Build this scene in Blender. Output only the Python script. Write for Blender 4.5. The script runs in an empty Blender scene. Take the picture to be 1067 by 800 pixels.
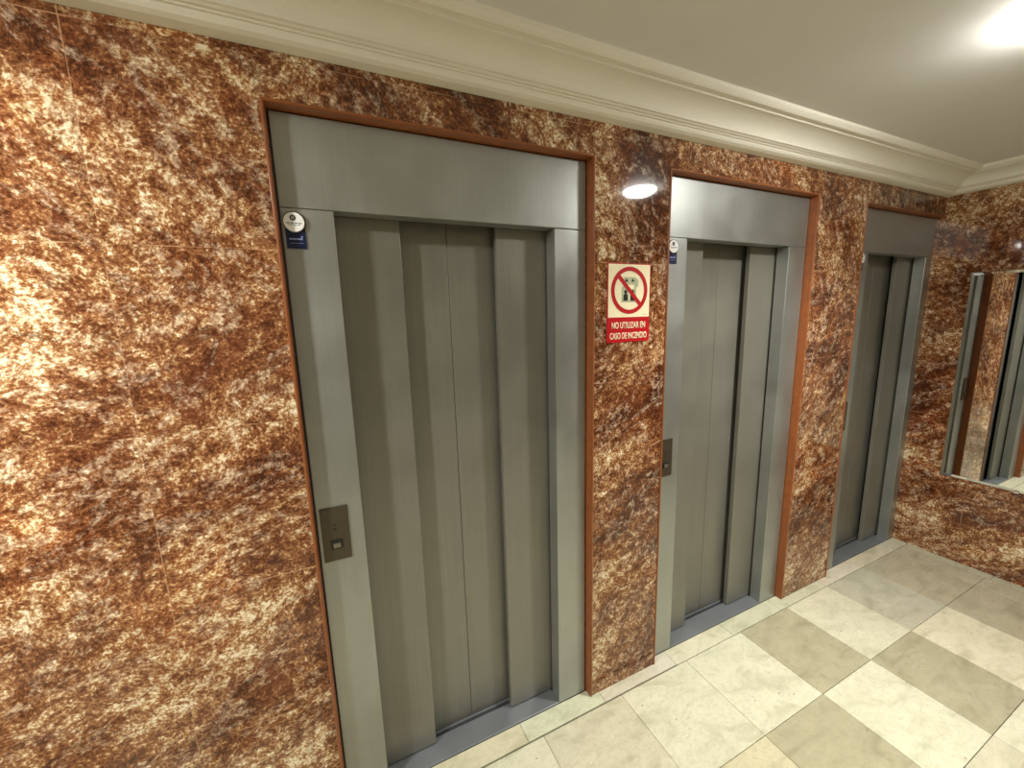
import bpy, bmesh, math, random
from mathutils import Vector, Matrix
random.seed(7)
C = bpy.context.scene.collection
sc = bpy.context.scene

# ---------------------------------------------------------------- dimensions (metres)
H_OPEN = 2.30            # top of the openings in the marble
H_CEIL = 2.52
X_RIGHT = 3.735
X_LEFT = -3.2
Y_FRONT = -3.0
DOORS = [(-0.100, 0.945), (1.316, 2.340), (2.790, 3.735)]
TW = 0.4086              # floor tile size
TX0 = 0.660
TY0 = -0.057

# ---------------------------------------------------------------- node helpers
def mat(name):
    m = bpy.data.materials.new(name); m.use_nodes = True
    nt = m.node_tree; nt.nodes.clear()
    out = nt.nodes.new('ShaderNodeOutputMaterial')
    b = nt.nodes.new('ShaderNodeBsdfPrincipled')
    nt.links.new(b.outputs[0], out.inputs[0])
    return m, nt, b

def nd(nt, typ, **kw):
    n = nt.nodes.new(typ)
    for k, v in kw.items():
        if k in n.inputs.keys(): n.inputs[k].default_value = v
        else: setattr(n, k, v)
    return n

def math_n(nt, op, a, b=None, clamp=False):
    n = nt.nodes.new('ShaderNodeMath'); n.operation = op; n.use_clamp = clamp
    for i, v in enumerate((a, b)):
        if v is None: continue
        if isinstance(v, (int, float)): n.inputs[i].default_value = v
        else: nt.links.new(v, n.inputs[i])
    return n.outputs[0]

def ramp(nt, fac, stops, interp='LINEAR'):
    r = nt.nodes.new('ShaderNodeValToRGB'); r.color_ramp.interpolation = interp
    e = r.color_ramp.elements
    while len(e) < len(stops): e.new(0.5)
    for el, (p, c) in zip(e, stops):
        el.position = p; el.color = c if len(c) == 4 else (*c, 1)
    nt.links.new(fac, r.inputs[0]); return r.outputs[0]

def mix(nt, fac, a, b, mode='MIX'):
    n = nt.nodes.new('ShaderNodeMix'); n.data_type = 'RGBA'; n.blend_type = mode
    for idx, v in ((0, fac), (6, a), (7, b)):
        if isinstance(v, (int, float)): n.inputs[idx].default_value = v
        elif isinstance(v, tuple): n.inputs[idx].default_value = v if len(v) == 4 else (*v, 1)
        else: nt.links.new(v, n.inputs[idx])
    return n.outputs[2]

def maprange(nt, v, a, b, c, d, smooth=True):
    n = nt.nodes.new('ShaderNodeMapRange')
    n.interpolation_type = 'SMOOTHSTEP' if smooth else 'LINEAR'
    nt.links.new(v, n.inputs[0])
    for i, x in enumerate((a, b, c, d)): n.inputs[i + 1].default_value = x
    return n.outputs[0]

def noise(nt, vec, scale, detail=6, rough=.6, dist=0., w=None):
    n = nt.nodes.new('ShaderNodeTexNoise')
    n.inputs['Scale'].default_value = scale; n.inputs['Detail'].default_value = detail
    n.inputs['Roughness'].default_value = rough; n.inputs['Distortion'].default_value = dist
    nt.links.new(vec, n.inputs['Vector']); return n.outputs['Fac']

def srgb(r, g, b):
    f = lambda c: (c/255/12.92) if c/255 <= .04045 else ((c/255+.055)/1.055)**2.4
    return (f(r), f(g), f(b))

# ---------------------------------------------------------------- materials
def marble_material():
    m, nt, b = mat('red_brown_marble')
    uv = nd(nt, 'ShaderNodeUVMap', uv_map='UVMap').outputs[0]
    sep = nd(nt, 'ShaderNodeSeparateXYZ'); nt.links.new(uv, sep.inputs[0])
    u, v = sep.outputs[0], sep.outputs[1]
    TU, TV = 0.4685, 0.470
    uu = math_n(nt, 'DIVIDE', math_n(nt, 'ADD', u, 0.458), TU)
    vv = math_n(nt, 'DIVIDE', math_n(nt, 'SUBTRACT', v, 0.044), TV)
    iu = math_n(nt, 'FLOOR', uu); iv = math_n(nt, 'FLOOR', vv)
    cid = nd(nt, 'ShaderNodeCombineXYZ'); nt.links.new(iu, cid.inputs[0]); nt.links.new(iv, cid.inputs[1])
    wn = nd(nt, 'ShaderNodeTexWhiteNoise', noise_dimensions='3D'); nt.links.new(cid.outputs[0], wn.inputs['Vector'])
    # slabs drift only a little from their neighbours (cut from the same block)
    off = nd(nt, 'ShaderNodeVectorMath', operation='SCALE'); nt.links.new(wn.outputs['Color'], off.inputs[0]); off.inputs['Scale'].default_value = .04
    p = nd(nt, 'ShaderNodeVectorMath', operation='ADD'); nt.links.new(uv, p.inputs[0]); nt.links.new(off.outputs[0], p.inputs[1])
    P = p.outputs[0]

    def field(angle, sx, sy):
        mp = nd(nt, 'ShaderNodeMapping'); nt.links.new(P, mp.inputs[0])
        mp.inputs['Rotation'].default_value = (0, 0, angle)
        sc_ = nd(nt, 'ShaderNodeMapping'); nt.links.new(mp.outputs[0], sc_.inputs[0]); sc_.inputs['Scale'].default_value = (sx, sy, 1)
        return sc_.outputs[0]
    # gently warped domain so that the streaks wander
    wv = nd(nt, 'ShaderNodeTexNoise'); wv.inputs['Scale'].default_value = 2.3; wv.inputs['Detail'].default_value = 4
    nt.links.new(P, wv.inputs['Vector'])
    ws = nd(nt, 'ShaderNodeVectorMath', operation='SCALE'); nt.links.new(wv.outputs['Color'], ws.inputs[0]); ws.inputs['Scale'].default_value = .11
    wa = nd(nt, 'ShaderNodeVectorMath', operation='ADD'); nt.links.new(P, wa.inputs[0]); nt.links.new(ws.outputs[0], wa.inputs[1])
    P = wa.outputs[0]
    A = field(math.radians(52), 1.0, 1.9)      # streaks falling to the right
    B = field(math.radians(-30), 1.0, 2.0)     # streaks rising to the right
    n0 = noise(nt, P, 1.6, 3, .5)
    sw = maprange(nt, math_n(nt, 'ADD', v, math_n(nt, 'MULTIPLY', math_n(nt, 'SUBTRACT', n0, .5), 1.2)), 1.55, 1.95, 0, 1)
    def both(scale, detail, rough, dist=0.):
        a = noise(nt, A, scale, detail, rough, dist); c = noise(nt, B, scale, detail, rough, dist)
        mx = nd(nt, 'ShaderNodeMix'); mx.data_type = 'FLOAT'
        nt.links.new(sw, mx.inputs[0]); nt.links.new(c, mx.inputs[2]); nt.links.new(a, mx.inputs[3])
        return mx.outputs[0]
    big = both(1.5, 4, .52, .4)
    med = both(6.5, 9, .68, .25)
    grit = noise(nt, P, 34, 9, .78, .2)
    fine = noise(nt, P, 120, 4, .7, .2)
    def cen(x, k): return math_n(nt, 'MULTIPLY', math_n(nt, 'SUBTRACT', x, .5), k)
    pale = maprange(nt, u, -.35, .25, .512, .432)      # the slabs left of the first door are paler
    body = math_n(nt, 'ADD', pale, cen(big, 1.0))
    for x, k in ((med, .75), (grit, 1.1), (fine, 1.0)): body = math_n(nt, 'ADD', body, cen(x, k))
    col = ramp(nt, body, [(.20, srgb(64, 30, 16)), (.36, srgb(104, 56, 30)), (.46, srgb(134, 80, 46)),
                          (.54, srgb(158, 104, 62)), (.61, srgb(192, 150, 102)), (.68, srgb(228, 206, 166)), (.78, srgb(246, 236, 214))])
    # ochre and rust patches
    och = noise(nt, P, 2.7, 4, .6, .5)
    col = mix(nt, maprange(nt, och, .54, .68, 0, .5), col, mix(nt, .6, col, srgb(222, 168, 92), 'OVERLAY'))
    rust = noise(nt, P, 3.9, 5, .6, .9)
    col = mix(nt, maprange(nt, rust, .56, .68, 0, .5), col, srgb(112, 54, 30))
    # pale crystalline streaks and dark clay seams
    vs = both(4.0, 9, .70, .35)
    vein = math_n(nt, 'ABSOLUTE', math_n(nt, 'SUBTRACT', vs, .5))
    vmask = math_n(nt, 'MULTIPLY', maprange(nt, vein, .0, .045, .5, 0), maprange(nt, grit, .44, .60, 0, 1))
    col = mix(nt, vmask, col, mix(nt, maprange(nt, fine, .35, .65, 0, 1), srgb(214, 184, 140), srgb(252, 244, 226)))
    vs2 = both(3.0, 8, .7, .4)
    seam = math_n(nt, 'ABSOLUTE', math_n(nt, 'SUBTRACT', vs2, .46))
    smask = math_n(nt, 'MULTIPLY', maprange(nt, seam, 0, .016, .65, 0), maprange(nt, med, .45, .6, 1, .1))
    col = mix(nt, smask, col, srgb(66, 30, 16))
    # joints
    fu = math_n(nt, 'FRACT', uu); fv = math_n(nt, 'FRACT', vv)
    du = math_n(nt, 'MULTIPLY', math_n(nt, 'MINIMUM', fu, math_n(nt, 'SUBTRACT', 1, fu)), TU)
    dv = math_n(nt, 'MULTIPLY', math_n(nt, 'MINIMUM', fv, math_n(nt, 'SUBTRACT', 1, fv)), TV)
    d = math_n(nt, 'MINIMUM', du, dv)
    jn = noise(nt, P, 6, 3, .6)
    jm = math_n(nt, 'MULTIPLY', maprange(nt, d, .0007, .0018, 1, 0), maprange(nt, jn, .42, .66, .05, .85))
    col = mix(nt, jm, col, srgb(205, 160, 118))
    hs = nd(nt, 'ShaderNodeHueSaturation', Saturation=.97, Value=.95, Hue=.502); nt.links.new(col, hs.inputs['Color']); col = hs.outputs[0]
    nt.links.new(col, b.inputs['Base Color'])
    b.inputs['Roughness'].default_value = .045
    b.inputs['Specular IOR Level'].default_value = .45
    bump = nd(nt, 'ShaderNodeBump'); bump.inputs['Strength'].default_value = .12; bump.inputs['Distance'].default_value = .002
    nt.links.new(math_n(nt, 'SUBTRACT', 1, maprange(nt, d, .0004, .0016, 1, 0)), bump.inputs['Height'])
    nt.links.new(bump.outputs[0], b.inputs['Normal'])
    return m

def steel(name, base, rough, metallic=.85, streak=.5):
    m, nt, b = mat(name)
    tc = nd(nt, 'ShaderNodeTexCoord').outputs['Object']
    mp = nd(nt, 'ShaderNodeMapping'); nt.links.new(tc, mp.inputs[0]); mp.inputs['Scale'].default_value = (160, 160, 2.0)
    br = noise(nt, mp.outputs[0], 1.0, 4, .6)
    blot = noise(nt, tc, 5.0, 4, .55, .4)
    f = math_n(nt, 'ADD', math_n(nt, 'MULTIPLY', br, streak), math_n(nt, 'MULTIPLY', blot, 1 - streak))
    lo = tuple(c * .88 for c in base); hi = tuple(min(1, c * 1.10) for c in base)
    nt.links.new(ramp(nt, f, [(.3, lo), (.7, hi)]), b.inputs['Base Color'])
    b.inputs['Metallic'].default_value = metallic
    nt.links.new(maprange(nt, blot, .3, .7, rough * .88, rough * 1.12), b.inputs['Roughness'])
    return m

def plain(name, col, rough=.5, metallic=0., spec=.5, var=.06, scale=20):
    m, nt, b = mat(name)
    tc = nd(nt, 'ShaderNodeTexCoord').outputs['Object']
    n = noise(nt, tc, scale, 5, .6)
    nt.links.new(ramp(nt, n, [(.3, tuple(c * (1 - var) for c in col)), (.7, tuple(min(1, c * (1 + var)) for c in col))]), b.inputs['Base Color'])
    b.inputs['Roughness'].default_value = rough; b.inputs['Metallic'].default_value = metallic
    b.inputs['Specular IOR Level'].default_value = spec
    return m

def floor_material():
    m, nt, b = mat('floor_stone')
    tc = nd(nt, 'ShaderNodeTexCoord').outputs['Object']
    at = nd(nt, 'ShaderNodeAttribute', attribute_name='stone')
    base = at.outputs['Color']
    mp = nd(nt, 'ShaderNodeMapping'); nt.links.new(tc, mp.inputs[0]); mp.inputs['Scale'].default_value = (1.0, 2.2, 1); mp.inputs['Rotation'].default_value = (0, 0, .6)
    n1 = noise(nt, mp.outputs[0], 6, 7, .62, .8)
    n2 = noise(nt, tc, 38, 5, .65)
    c = mix(nt, 1.0, base, ramp(nt, n1, [(.28, (.70, .70, .64)), (.5, (.96, .96, .95)), (.72, (1.06, 1.06, 1.07))]), 'MULTIPLY')
    c = mix(nt, .55, c, ramp(nt, n2, [(.32, (.82, .81, .77)), (.5, (1, 1, 1)), (.7, (1.05, 1.05, 1.05))]), 'MULTIPLY')
    # hairline veins
    v = math_n(nt, 'ABSOLUTE', math_n(nt, 'SUBTRACT', noise(nt, mp.outputs[0], 3.2, 8, .7, 1.4), .5))
    vm = math_n(nt, 'MULTIPLY', maprange(nt, v, 0, .009, .6, 0), maprange(nt, n1, .45, .6, 0, 1))
    c = mix(nt, vm, c, (.30, .25, .15))
    # small fossil pits
    vo = nd(nt, 'ShaderNodeTexVoronoi'); vo.inputs['Scale'].default_value = 9; nt.links.new(mp.outputs[0], vo.inputs['Vector'])
    pit = math_n(nt, 'MULTIPLY', maprange(nt, vo.outputs['Distance'], .035, .09, 1, 0),
                 math_n(nt, 'GREATER_THAN', nd_sep(nt, vo.outputs['Color']), .55))
    c = mix(nt, math_n(nt, 'MULTIPLY', pit, .6), c, (.16, .13, .09))
    nt.links.new(c, b.inputs['Base Color'])
    nt.links.new(maprange(nt, n1, .3, .7, .34, .24), b.inputs['Roughness'])
    b.inputs['Specular IOR Level'].default_value = .35
    return m
def nd_sep(nt, col):
    s = nt.nodes.new('ShaderNodeSeparateColor'); nt.links.new(col, s.inputs[0]); return s.outputs[0]

def emit(name, col, strength):
    m = bpy.data.materials.new(name); m.use_nodes = True; nt = m.node_tree; nt.nodes.clear()
    o = nt.nodes.new('ShaderNodeOutputMaterial'); e = nt.nodes.new('ShaderNodeEmission')
    e.inputs[0].default_value = (*col, 1); e.inputs[1].default_value = strength
    nt.links.new(e.outputs[0], o.inputs[0]); return m

LAMP_STRENGTH = 170
M = dict(
    marble=marble_material(),
    frame=steel('grey_frame_steel', (.40, .42, .405), .41, .80, .3),
    panel=steel('brushed_door_steel', (.25, .245, .21), .42, .55, .5),
    sill=steel('sill_metal', (.27, .29, .315), .40, .6, .3),
    plate=steel('bronze_plate', (.115, .095, .07), .4, .8, .3),
    trim=plain('copper_brown_trim', srgb(140, 80, 42), .32, 0, .5, .16, 30),
    plaster=plain('cream_plaster', srgb(232, 228, 214), .75, 0, .2, .02, 4),
    tan_plaster=plain('tan_plaster', (.34, .32, .27), .8, 0, .2, .02, 4),
    ceiling=plain('ceiling_paint', srgb(226, 225, 221), .55, 0, .3, .02, 3),
    floor=floor_material(),
    grout=plain('grout', srgb(70, 60, 42), .9),
    shaft=plain('shaft_dark', (.015, .014, .012), .9),
    black=plain('black_plastic', (.012, .012, .012), .4),
    button=plain('worn_button', (.27, .24, .19), .3, .8),
    chrome=plain('chrome', (.75, .75, .74), .15, 1.0),
    white=plain('sign_cream', srgb(250, 240, 205), .35, 0, .5, .01),
    badge_white=plain('badge_white', srgb(253, 253, 253), .35, 0, .5, .01),
    red=plain('sign_red', srgb(186, 16, 30), .35, 0, .5, .02),
    green=plain('pictogram_green_grey', srgb(182, 188, 156), .45),
    navy=plain('badge_navy', srgb(14, 22, 66), .35),
    paleblue=plain('badge_pale_blue', srgb(140, 152, 205), .4),
    grey=plain('badge_grey', srgb(120, 122, 124), .5),
    white_metal=plain('lamp_white_metal', srgb(235, 235, 230), .35),
    lamp=emit('lamp_glow', (1.0, .97, .90), LAMP_STRENGTH),
)
def mirror_material():
    m, nt, b = mat('mirror_silver')
    tc = nd(nt, 'ShaderNodeTexCoord').outputs['Object']
    nt.links.new(ramp(nt, noise(nt, tc, 3, 3, .5), [(.3, (.80, .82, .80)), (.7, (.86, .87, .85))]), b.inputs['Base Color'])
    b.inputs['Metallic'].default_value = 1; b.inputs['Roughness'].default_value = .012
    return m
M['mirror'] = mirror_material()

# ---------------------------------------------------------------- mesh helpers
def box(bm, x0, x1, y0, y1, z0, z1, bev=0.):
    vs = [bm.verts.new(p) for p in ((x0,y0,z0),(x1,y0,z0),(x1,y1,z0),(x0,y1,z0),(x0,y0,z1),(x1,y0,z1),(x1,y1,z1),(x0,y1,z1))]
    fs = [bm.faces.new([vs[i] for i in f]) for f in ((0,3,2,1),(4,5,6,7),(0,1,5,4),(1,2,6,5),(2,3,7,6),(3,0,4,7))]
    if bev:
        es = set(e for f in fs for e in f.edges)
        bmesh.ops.bevel(bm, geom=list(es), offset=bev, segments=2, affect='EDGES', profile=.5)
    return fs

def lathe(bm, prof, n=40, axis='Z', center=(0, 0, 0), cap0=True, cap1=True):
    """prof = [(radius, along)]; axis Z up or Y (towards the room is -Y)."""
    rings = []
    for r, h in prof:
        ring = []
        for k in range(n):
            a = 2 * math.pi * k / n
            p = (r*math.cos(a), r*math.sin(a), h) if axis == 'Z' else (r*math.cos(a), h, r*math.sin(a))
            ring.append(bm.verts.new(Vector(p) + Vector(center)))
        rings.append(ring)
    for a, b in zip(rings, rings[1:]):
        for k in range(n): bm.faces.new((a[k], a[(k+1) % n], b[(k+1) % n], b[k]))
    if cap0: bm.faces.new(rings[0])
    if cap1: bm.faces.new(rings[-1])

def prism_xz(bm, pts, y0, y1):
    a = [bm.verts.new((x, y0, z)) for x, z in pts]; b = [bm.verts.new((x, y1, z)) for x, z in pts]
    bm.faces.new(a); bm.faces.new(list(reversed(b)))
    n = len(pts)
    for k in range(n): bm.faces.new((a[k], b[k], b[(k+1) % n], a[(k+1) % n]))

def sweep(bm, prof, path):
    """path = list of functions mapping a profile point to xyz; open profile, quads between stations."""
    st = [[bm.verts.new(f(p)) for p in prof] for f in path]
    for a, b in zip(st, st[1:]):
        for k in range(len(prof)-1): bm.faces.new((a[k], a[k+1], b[k+1], b[k]))
    for s in (st[0], st[-1]): bm.faces.new(s)

def link(name, bm, material, parent=None, smooth=False):
    bmesh.ops.recalc_face_normals(bm, faces=bm.faces[:])
    me = bpy.data.meshes.new(name); bm.to_mesh(me); bm.free()
    if isinstance(material, (list, tuple)):
        for x in material: me.materials.append(x)
    else: me.materials.append(material)
    if smooth:
        for p in me.polygons: p.use_smooth = True
    o = bpy.data.objects.new(name, me); C.objects.link(o)
    if parent: o.parent = parent
    return o

def thing(name, label, cat, loc=(0, 0, 0), group=None):
    o = bpy.data.objects.new(name, None); C.objects.link(o); o.location = loc
    o.empty_display_size = .1
    o['label'] = label; o['category'] = cat
    if group: o['group'] = group
    return o

def struct(o):
    o['kind'] = 'structure'; return o

def copy_tree(o, parent=None):
    c = o.copy(); C.objects.link(c)
    if parent: c.parent = parent
    for ch in [x for x in bpy.data.objects if x.parent == o]: copy_tree(ch, c)
    return c

def wall_uv(o, du=0.):
    me = o.data; uvl = me.uv_layers.new(name='UVMap')
    for p in me.polygons:
        n = p.normal
        for li in p.loop_indices:
            co = me.vertices[me.loops[li].vertex_index].co
            if abs(n.y) > .7: uvc = (co.x + du, co.z)
            elif abs(n.x) > .7: uvc = (du - co.y + co.x, co.z)
            else: uvc = (co.x + du, co.z + co.y)
            uvl.data[li].uv = uvc

# ---------------------------------------------------------------- room shell
T = .22
bm = bmesh.new()
edges = [X_LEFT] + [e for d in DOORS for e in d] + [X_RIGHT]
for a, b_ in zip(edges[0::2], edges[1::2]):
    if b_ - a > .01: box(bm, a, b_, 0, T, -.02, H_OPEN)
box(bm, X_LEFT, X_RIGHT, 0, T, H_OPEN, H_CEIL)
w = struct(link('wall_back', bm, M['marble'])); wall_uv(w, 0.)
bm = bmesh.new(); box(bm, X_RIGHT, X_RIGHT + .15, Y_FRONT, T, -.02, H_CEIL)
w = struct(link('wall_right', bm, M['marble'])); wall_uv(w, 5.35)
bm = bmesh.new(); box(bm, X_LEFT - .15, X_LEFT, Y_FRONT, T, -.02, H_CEIL)
w = struct(link('wall_left', bm, M['marble'])); wall_uv(w, 11.2)
bm = bmesh.new(); box(bm, X_LEFT - .15, X_RIGHT + .15, Y_FRONT - .15, Y_FRONT, -.02, H_CEIL)
w = struct(link('wall_front', bm, M['tan_plaster']))
bm = bmesh.new(); box(bm, X_LEFT - .15, X_RIGHT + .15, Y_FRONT - .15, T, H_CEIL, H_CEIL + .1)
struct(link('ceiling', bm, M['ceiling']))

# crown moulding: (distance from wall, height)
CORN = [(0, 2.413), (.016, 2.413), (.034, 2.4145), (.047, 2.420), (.053, 2.428), (.054, 2.4335), (.061, 2.4335), (.063, 2.437),
        (.071, 2.4375), (.076, 2.441), (.083, 2.4425)]
for k in range(1, 9):
    t = k / 8 * math.pi / 2
    CORN.append((.083 + .077 * (1 - math.cos(t)), 2.4425 + .050 * math.sin(t)))
CORN += [(.162, 2.4985), (.166, 2.502), (.172, 2.502), (.176, 2.498), (.183, 2.4975), (.190, 2.502), (.198, 2.510), (.201, 2.520)]
def cornice(name, kind):
    bm = bmesh.new()
    if kind == 'back':
        st = [lambda p: (X_LEFT + p[0], -p[0], p[1]), lambda p: (X_RIGHT - p[0], -p[0], p[1])]
    elif kind == 'right':
        st = [lambda p: (X_RIGHT - p[0], -p[0], p[1]), lambda p: (X_RIGHT - p[0], Y_FRONT + p[0], p[1])]
    elif kind == 'front':
        st = [lambda p: (X_LEFT + p[0], Y_FRONT + p[0], p[1]), lambda p: (X_RIGHT - p[0], Y_FRONT + p[0], p[1])]
    else:
        st = [lambda p: (X_LEFT + p[0], -p[0], p[1]), lambda p: (X_LEFT + p[0], Y_FRONT + p[0], p[1])]
    sweep(bm, CORN + [(0, 2.52), (0, 2.413)], st)
    return struct(link(name, bm, M['plaster']))
for n_, k_ in (('trim_1', 'back'), ('trim_2', 'right'), ('trim_3', 'front'), ('trim_4', 'left')): cornice(n_, k_)

# floor: bevelled stone tiles over a dark grout bed, one mesh
CREAM = (.66, .645, .49); BEIGE = (.42, .39, .265); WARM = (.60, .57, .425); GREYC = (.52, .495, .385); STRIP = (.63, .605, .46)
known = {(-2,0): BEIGE, (-1,0): CREAM, (0,0): WARM, (1,0): CREAM, (2,0): CREAM, (3,0): BEIGE, (4,0): CREAM, (5,0): GREYC, (6,0): (.47,.43,.31), (7,0): (.50,.46,.34),
         (0,1): CREAM, (1,1): (.60,.55,.38), (2,1): BEIGE, (3,1): CREAM, (4,1): BEIGE, (5,1): (.72,.67,.50), (6,1): (.47,.43,.31), (7,1): (.52,.48,.35),
         (3,2): WARM, (4,2): CREAM, (5,2): BEIGE, (6,2): CREAM}
bm = bmesh.new()
lay = bm.loops.layers.float_color.new('stone')
def slab(x0, x1, y0, y1, col, g=.0009, z=0.):
    f = random.uniform(.975, 1.025)
    col = tuple(c * f for c in col)
    bvl = .0012
    vo = [bm.verts.new(p) for p in ((x0+g,y0+g,-.012),(x1-g,y0+g,-.012),(x1-g,y1-g,-.012),(x0+g,y1-g,-.012))]
    vm = [bm.verts.new(p) for p in ((x0+g,y0+g,z-bvl),(x1-g,y0+g,z-bvl),(x1-g,y1-g,z-bvl),(x0+g,y1-g,z-bvl))]
    h = g + bvl
    vt = [bm.verts.new(p) for p in ((x0+h,y0+h,z),(x1-h,y0+h,z),(x1-h,y1-h,z),(x0+h,y1-h,z))]
    fs = [bm.faces.new(vt)]
    for a, b_ in ((vo, vm), (vm, vt)):
        for k in range(4): fs.append(bm.faces.new((a[k], a[(k+1)%4], b_[(k+1)%4], b_[k])))
    for q in fs:
        for l in q.loops: l[lay] = (*col, 1)
XS = X_RIGHT - .060
for j in range(0, 8):
    y1 = TY0 - j * .401; y0 = max(y1 - .401, Y_FRONT)
    if y1 - y0 < .02: continue
    for i in range(-10, 9):
        x0 = max(TX0 + i * TW, X_LEFT); x1 = min(TX0 + (i + 1) * TW, XS)
        if x1 - x0 < .02: continue
        col = known.get((i, j), CREAM if (i + j) % 2 else BEIGE)
        slab(x0, x1, y0, y1, col)
joints = [X_LEFT, -2.1, -1.2, -.42, .19, .592, .985, 1.42, 1.835, 2.25, 2.70, 3.12, 3.52, X_RIGHT]
for a, b_ in zip(joints, joints[1:]):
    gap = .005 if a < 1.1 else .0015
    slab(a, b_, TY0 + gap, .0345, tuple(c * random.uniform(.93, 1.04) for c in STRIP))
for k in range(8):
    a = TY0 - k * .42; b_ = max(a - .42, Y_FRONT)
    if a - b_ > .02: slab(XS + .001, X_RIGHT, b_, a, tuple(c * .86 for c in STRIP))
nt_ = len(bm.faces)
bed = box(bm, X_LEFT, X_RIGHT, Y_FRONT, .0345, -.05, -.008)
for f in bed: f.material_index = 1
struct(link('floor', bm, [M['floor'], M['grout']]))

# ---------------------------------------------------------------- elevators
TRIM_W, FY0, FY1 = .0095, .035, .097
IN_L, IN_R = .150, .153
Z_HEAD = 2.045

def elevator(x0, x1, label, right_trim=True):
    W_ = x1 - x0
    t = thing('elevator', label, 'elevator', (x0, 0, 0), 'elevators in the marble wall')
    # opening trim: moulded copper-brown casing swept up, across and down
    prof = [(0, .04), (0, -.002), (.001, -.0038), (.004, -.0046), (.007, -.0038), (.0082, -.001), (.0086, .003), (.0088, .012), (.0080, .0135), (.0088, .015), (TRIM_W, .034), (TRIM_W, .04)]
    bm = bmesh.new()
    st = [lambda p: (p[0], p[1], 0.001), lambda p: (p[0], p[1], H_OPEN - p[0])]
    if right_trim:
        st += [lambda p: (W_ - p[0], p[1], H_OPEN - p[0]), lambda p: (W_ - p[0], p[1], 0.001)]
        xr = W_ - TRIM_W - .005; in1 = W_ - IN_R
    else:
        st += [lambda p: (W_, p[1], H_OPEN - p[0])]
        xr = W_; in1 = W_ - .078
    sweep(bm, prof, st); link('opening_trim', bm, M['trim'], t)
    xl = TRIM_W + .004
    in0 = IN_L
    zt = H_OPEN - TRIM_W - .003
    # steel frame
    bm = bmesh.new(); box(bm, xl, in0, FY0, FY1, 0, Z_HEAD - .0012, .0022); link('jamb', bm, M['frame'], t)
    bm = bmesh.new(); box(bm, in1, xr, FY0, FY1, 0, Z_HEAD - .0012, .0022); link('jamb', bm, M['frame'], t)
    bm = bmesh.new(); box(bm, xl, xr, FY0, FY1, Z_HEAD, zt, .0022)
    link('lintel', bm, M['frame'], t)
    # four telescopic panels, outer pair in front of the inner pair
    c = (in0 + in1) / 2 - .004
    ov = .170
    spans = [(in0 - .035, c - ov, .107, .130), (c - ov - .05, c - .0008, .154, .176), (c + .0008, c + ov + .05, .154, .176), (c + ov, in1 + .035 if right_trim else in1 + .03, .107, .130)]
    for a, b_, ya, yb in spans:
        bm = bmesh.new(); box(bm, a, b_, ya, yb, .010, Z_HEAD + .06, .0018); link('door_panel', bm, M['panel'], t)
    # sill with a running groove between the two panel planes
    bm = bmesh.new()
    box(bm, in0, in1, .0355, .133, -.018, .005, .0015)
    box(bm, in0 - .03, in1 + .03, .148, .185, -.018, .006, .0012)
    box(bm, in0, in1, .133, .148, -.06, -.045)
    link('sill', bm, M['sill'], t)
    # dark shaft side behind the panels
    bm = bmesh.new(); box(bm, .01, W_ - .004, .185, .205, -.018, H_OPEN - .005); box(bm, .01, W_ - .004, FY1 + .002, .185, Z_HEAD + .075, H_OPEN - .03)
    link('shaft_header', bm, M['shaft'], t)
    # call station on the left jamb
    px0, px1, pz0, pz1 = .024, .106, .966, 1.148
    bm = bmesh.new(); box(bm, px0, px1, FY0 - .005, FY0 + .001, pz0, pz1, .0018); pl = link('call_plate', bm, M['plate'], t)
    cx = (px0 + px1) / 2
    for z_, r_ in ((1.090, .0038), (1.074, .0042)):
        bm = bmesh.new(); lathe(bm, [(r_, FY0 - .0045), (r_, FY0 - .0058), (r_ * .7, FY0 - .0062)], 20, 'Y', (cx - .002, 0, z_)); link('indicator_light', bm, M['black'], pl)
    bz = 1.022
    bm = bmesh.new()
    box(bm, cx - .018, cx + .018, FY0 - .0075, FY0 - .004, bz - .015, bz + .015, .0015)
    box(bm, cx - .018, cx + .018, FY0 - .0085, FY0 - .004, bz + .0115, bz + .015, .001)
    ring = link('button_surround', bm, M['black'], pl)
    bm = bmesh.new(); box(bm, cx - .011, cx + .011, FY0 - .011, FY0 - .007, bz - .010, bz + .006, .002); link('call_button', bm, M['button'], pl)
    for sx_ in (px0 + .007, px1 - .007):
        for sz_ in (pz0 + .007, pz1 - .007):
            bm = bmesh.new(); lathe(bm, [(.0026, FY0 - .0045), (.0026, FY0 - .0055), (.0015, FY0 - .0062)], 14, 'Y', (sx_, 0, sz_)); link('screw', bm, M['plate'], pl)
    return t

labels = ['widest-looking grey steel elevator nearest the camera, left of the red prohibition sign',
          'middle grey steel elevator with a bright lintel, right of the red prohibition sign',
          'dark grey steel elevator at the far end, in the corner beside the wall mirror']
for (a, b_), l, rt in zip(DOORS, labels, (True, True, False)): elevator(a, b_, l, rt)

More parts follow.
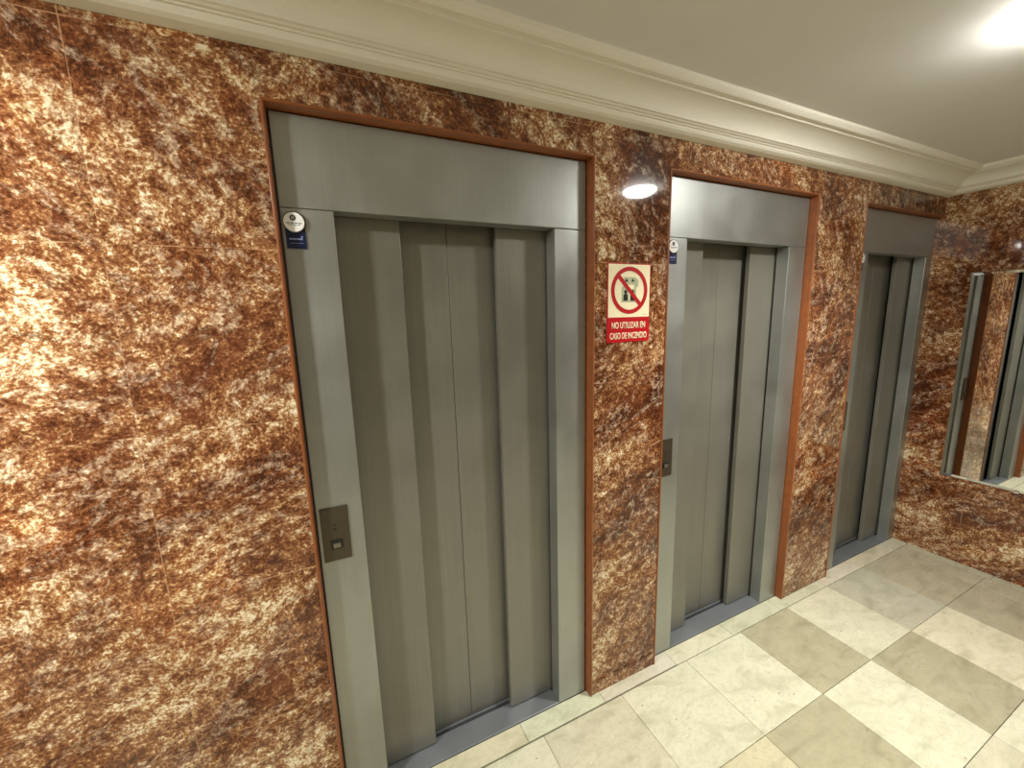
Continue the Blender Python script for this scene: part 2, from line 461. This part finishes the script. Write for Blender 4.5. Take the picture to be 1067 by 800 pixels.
# round white badge over a navy tag, on the left jamb of each elevator
def badge(x, label):
    t = thing('inspection_badge', label, 'badge', (x, FY0, 1.975), 'badges on the elevator jambs')
    bm = bmesh.new(); box(bm, -.025, .025, -.004, .0, -.040, .030, .001); tag = link('tag_plate', bm, M['navy'], t)
    bm = bmesh.new(); box(bm, -.017, .016, -.0048, -.003, -.0165, -.0125); box(bm, -.016, .017, -.0048, -.003, -.026, -.0248)
    box(bm, .013, .016, -.0048, -.003, -.0125, -.006); link('tag_lettering', bm, M['paleblue'], tag)
    bm = bmesh.new(); lathe(bm, [(.029, -.004), (.029, -.0075), (.0275, -.0085)], 44, 'Y', (0, 0, .030)); link('backing_disc', bm, M['black'], t)
    bm = bmesh.new(); lathe(bm, [(.0262, -.008), (.0262, -.0094), (.0255, -.0100)], 44, 'Y', (-.001, 0, .030)); d = link('white_disc', bm, M['badge_white'], t)
    bm = bmesh.new()
    for k in range(8):
        a = k * math.pi / 4
        lathe(bm, [(.0024, -.0095), (.0024, -.0106)], 12, 'Y', (-.003 + .0058 * math.cos(a), 0, .041 + .0058 * math.sin(a)))
    lathe(bm, [(.0022, -.0095), (.0022, -.0106)], 12, 'Y', (-.003, 0, .041)); link('emblem', bm, M['black'], d)
    bm = bmesh.new()
    for k, (a, b_) in enumerate(((-.020, -.011), (-.009, -.001), (.001, .008), (.010, .018))): box(bm, a, b_, -.0105, -.0095, .0255, .0282)
    for k, (a, b_) in enumerate(((-.015, -.006), (-.004, .004), (.006, .014))): box(bm, a, b_, -.0105, -.0095, .0212, .0228)
    link('disc_lettering', bm, M['grey'], d)
    return t
badge(DOORS[0][0] + .047, 'round white badge over navy tag on the jamb of the nearest elevator')
badge(DOORS[1][0] + .062, 'white and navy badge on the jamb of the middle elevator')
badge(DOORS[2][0] + .072, 'tiny white badge, farthest one, on the dark corner elevator jamb')

# ---------------------------------------------------------------- prohibition sign
sx0, sx1, sz0, sz1 = 1.006, 1.224, 1.614, 1.924
s = thing('prohibition_sign', 'cream and red do-not-use-in-fire sign on marble between two elevators', 'sign', (sx0, 0, sz0))
SW, SH = sx1 - sx0, sz1 - sz0
ZB = .100
bm = bmesh.new(); box(bm, 0, SW, -.003, 0, 0, SH, .0008); link('sign_plate', bm, M['red'], s)
bm = bmesh.new(); box(bm, .004, SW - .004, -.0036, -.002, ZB, SH - .004); face = link('white_field', bm, M['white'], s)
def ring_bm(bm, cx, cz, ro, ri, y0, y1, n=64):
    o0 = []; 
    for k in range(n):
        a = 2*math.pi*k/n; o0.append([bm.verts.new((cx + r*math.cos(a), y, cz + r*math.sin(a))) for r, y in ((ro, y1), (ro, y0), (ri, y0), (ri, y1))])
    for k in range(n):
        A_, B_ = o0[k], o0[(k+1) % n]
        for q in range(4): bm.faces.new((A_[q], A_[(q+1) % 4], B_[(q+1) % 4], B_[q]))
cx, cz = SW / 2, ZB + (SH - .004 - ZB) / 2 + .002
bm = bmesh.new()          # lift cabin pictogram: two arrows over a cabin with figures and a flame
cab = [(-.040, -.046), (.034, -.046), (.034, .010), (.044, .018), (.044, .040), (.030, .052), (-.030, .052), (-.030, .020), (-.040, .010)]
prism_xz(bm, [(cx + a, cz + b_) for a, b_ in cab], -.0041, -.003); link('pictogram_ground', bm, M['green'], face)
bm = bmesh.new()
prism_xz(bm, [(cx - .012, cz + .006), (cx + .022, cz + .006), (cx + .022, cz + .022), (cx - .012, cz + .022)], -.0045, -.003)
prism_xz(bm, [(cx - .004, cz - .040), (cx + .000, cz - .040), (cx + .000, cz + .006), (cx - .004, cz + .006)], -.0045, -.003)
link('pictogram_light', bm, M['white'], face)
for ax in (-.016, .016):
    bm = bmesh.new(); prism_xz(bm, [(cx + ax - .009, cz + .034), (cx + ax + .009, cz + .034), (cx + ax, cz + .047)], -.0048, -.003)
    link('pictogram_arrow', bm, M['black'], face)
for ax in (-.020, .016):
    bm = bmesh.new()          # head, neck and torso in one outline
    out = [(-.011, -.040), (.011, -.040), (.0105, -.018), (.004, -.0135)] + [(.0075 * math.sin(a_), -.0055 - .0075 * math.cos(a_)) for a_ in [.5 + k * (2 * math.pi - 1.0) / 12 for k in range(13)]] + [(-.004, -.0135), (-.0105, -.018)]
    prism_xz(bm, [(cx + ax + p_, cz + q_) for p_, q_ in out], -.0048, -.003)
    link('pictogram_figure', bm, M['black'], face)
bm = bmesh.new(); ring_bm(bm, cx, cz, .092, .076, -.0052, -.003)
d_ = .0080; L_ = .080
c45 = math.sqrt(.5)
prism_xz(bm, [(cx + (-L_ * c45 - d_ * c45), cz + (L_ * c45 - d_ * c45)), (cx + (L_ * c45 - d_ * c45), cz + (-L_ * c45 - d_ * c45)),
              (cx + (L_ * c45 + d_ * c45), cz + (-L_ * c45 + d_ * c45)), (cx + (-L_ * c45 + d_ * c45), cz + (L_ * c45 + d_ * c45))], -.0051, -.003)
link('prohibition_ring', bm, M['red'], face)

def text_mesh(name, body, width, height, loc, material, parent, bold=.018):
    cu = bpy.data.curves.new(name, 'FONT'); cu.body = body; cu.align_x = 'CENTER'; cu.align_y = 'CENTER'; cu.extrude = .0; cu.size = 1; cu.offset = bold
    o = bpy.data.objects.new(name, cu); C.objects.link(o)
    dg = bpy.context.evaluated_depsgraph_get(); me = bpy.data.meshes.new_from_object(o.evaluated_get(dg))
    bpy.data.objects.remove(o); bpy.data.curves.remove(cu)
    xs = [v.co.x for v in me.vertices]; ys = [v.co.y for v in me.vertices]
    sx_, sy_ = width / (max(xs) - min(xs)), height / (max(ys) - min(ys))
    mx_, my_ = (max(xs) + min(xs)) / 2, (max(ys) + min(ys)) / 2
    for v in me.vertices: v.co = Vector(((v.co.x - mx_) * sx_, 0, (v.co.y - my_) * sy_))
    bm = bmesh.new(); bm.from_mesh(me); bpy.data.meshes.remove(me)
    r = bmesh.ops.extrude_face_region(bm, geom=bm.faces[:])
    bmesh.ops.translate(bm, verts=[g for g in r['geom'] if isinstance(g, bmesh.types.BMVert)], vec=(0, -.0008, 0))
    o = link(name, bm, material, parent); o.location = loc
    return o
text_mesh('sign_lettering', 'NO UTILIZAR EN', .172, .026, (cx, -.003, .068), M['white'], s)
text_mesh('sign_lettering', 'CASO DE INCENDIO', .190, .026, (cx, -.003, .026), M['white'], s)
text_mesh('sign_small_print', '- - - -', .030, .002, (SW - .026, -.0036, ZB + .010), M['grey'], s)
bm = bmesh.new(); box(bm, .004, SW - .004, -.0036, -.002, .0465, .0485); link('band_rule', bm, M['paleblue'] if False else M['red'], s)

# ---------------------------------------------------------------- mirror on the right wall
mr = thing('wall_mirror', 'large frameless mirror on the right marble wall, reflecting two of the elevators', 'mirror', (X_RIGHT, -1.1, .583))
MH, MY0, MY1 = 1.335, -.80, .935       # local y: toward camera is negative
bm = bmesh.new()
bw = .016
th = .007
def rect(x, m): return [bm.verts.new((x, y, z)) for y, z in ((MY0 + m, m), (MY1 - m, m), (MY1 - m, MH - m), (MY0 + m, MH - m))]
r0 = rect(0, 0); r1 = rect(-th * .55, 0); r2 = rect(-th, bw)
for a, b_ in ((r0, r1), (r1, r2)):
    for k in range(4): bm.faces.new((a[k], a[(k+1)%4], b_[(k+1)%4], b_[k]))
bm.faces.new(r2); bm.faces.new(r0)
link('mirror_glass', bm, M['mirror'], mr)
for y_ in (-.5, .6):
    for z_ in (-.006, MH - .006):
        bm = bmesh.new(); box(bm, -.011, 0, y_ - .012, y_ + .012, z_, z_ + .012, .001); link('mirror_clip', bm, M['chrome'], mr)

# ---------------------------------------------------------------- ceiling lamps
LAMP_COL = (1.0, .975, .89)
def lamp(x, y, label, power, spread):
    t = thing('ceiling_lamp', label, 'lamp', (x, y, H_CEIL), 'round ceiling lamps')
    bm = bmesh.new(); lathe(bm, [(.1035, 0), (.1035, -.005), (.1025, -.007), (.100, -.007), (.100, -.003)], 56, 'Z'); link('lamp_rim', bm, M['white_metal'], t, True)
    prof = [(.0995, -.003)] + [(.0995 * math.cos(a), -.008 - .034 * math.sin(a)) for a in [k * math.pi / 2 / 9 for k in range(0, 9)]]
    bm = bmesh.new(); lathe(bm, prof, 56, 'Z'); link('diffuser', bm, M['lamp'], t, True)
    la = bpy.data.lights.new('lamp_light', 'AREA'); la.shape = 'DISK'; la.size = .19; la.energy = power; la.color = LAMP_COL; la.spread = math.radians(spread)
    lo = bpy.data.objects.new('lamp_light', la); C.objects.link(lo); lo.parent = t; lo.location = (0, 0, -.045)
    return t
lamp(1.925, -.845, 'round ceiling lamp just past the right edge, lighting the middle elevator', 26, 128)
lamp(-1.27, -.83, 'round ceiling lamp off to the left, washing the marble wall', 50, 180)

# ---------------------------------------------------------------- world, camera, view
wd = bpy.data.worlds.new('World'); sc.world = wd; wd.use_nodes = True
wd.node_tree.nodes['Background'].inputs[0].default_value = (.05, .05, .05, 1)
wd.node_tree.nodes['Background'].inputs[1].default_value = .2

yaw, pitch, roll = .4304, -.167, -.0289
cy_, sy_ = math.cos(yaw), math.sin(yaw); cp, sp = math.cos(pitch), math.sin(pitch); cr, sr = math.cos(roll), math.sin(roll)
fwd = Vector((sy_ * cp, cy_ * cp, sp)); right = Vector((cy_, -sy_, 0)); up = right.cross(fwd)
r2 = cr * right + sr * up; u2 = -sr * right + cr * up
cam = bpy.data.cameras.new('Camera'); co = bpy.data.objects.new('Camera', cam); C.objects.link(co)
mw = Matrix((r2, u2, -fwd)).transposed().to_4x4(); mw.translation = Vector((0, -1.2784, 1.7267))
co.matrix_world = mw
cam.sensor_fit = 'HORIZONTAL'; cam.sensor_width = 36; cam.lens = 412.35 / 1067 * 36; cam.clip_start = .01
sc.camera = co

vs_ = sc.view_settings
vs_.view_transform = 'Standard'; vs_.look = 'None'; vs_.gamma = 1; vs_.use_curve_mapping = False
vs_.exposure = 0.12
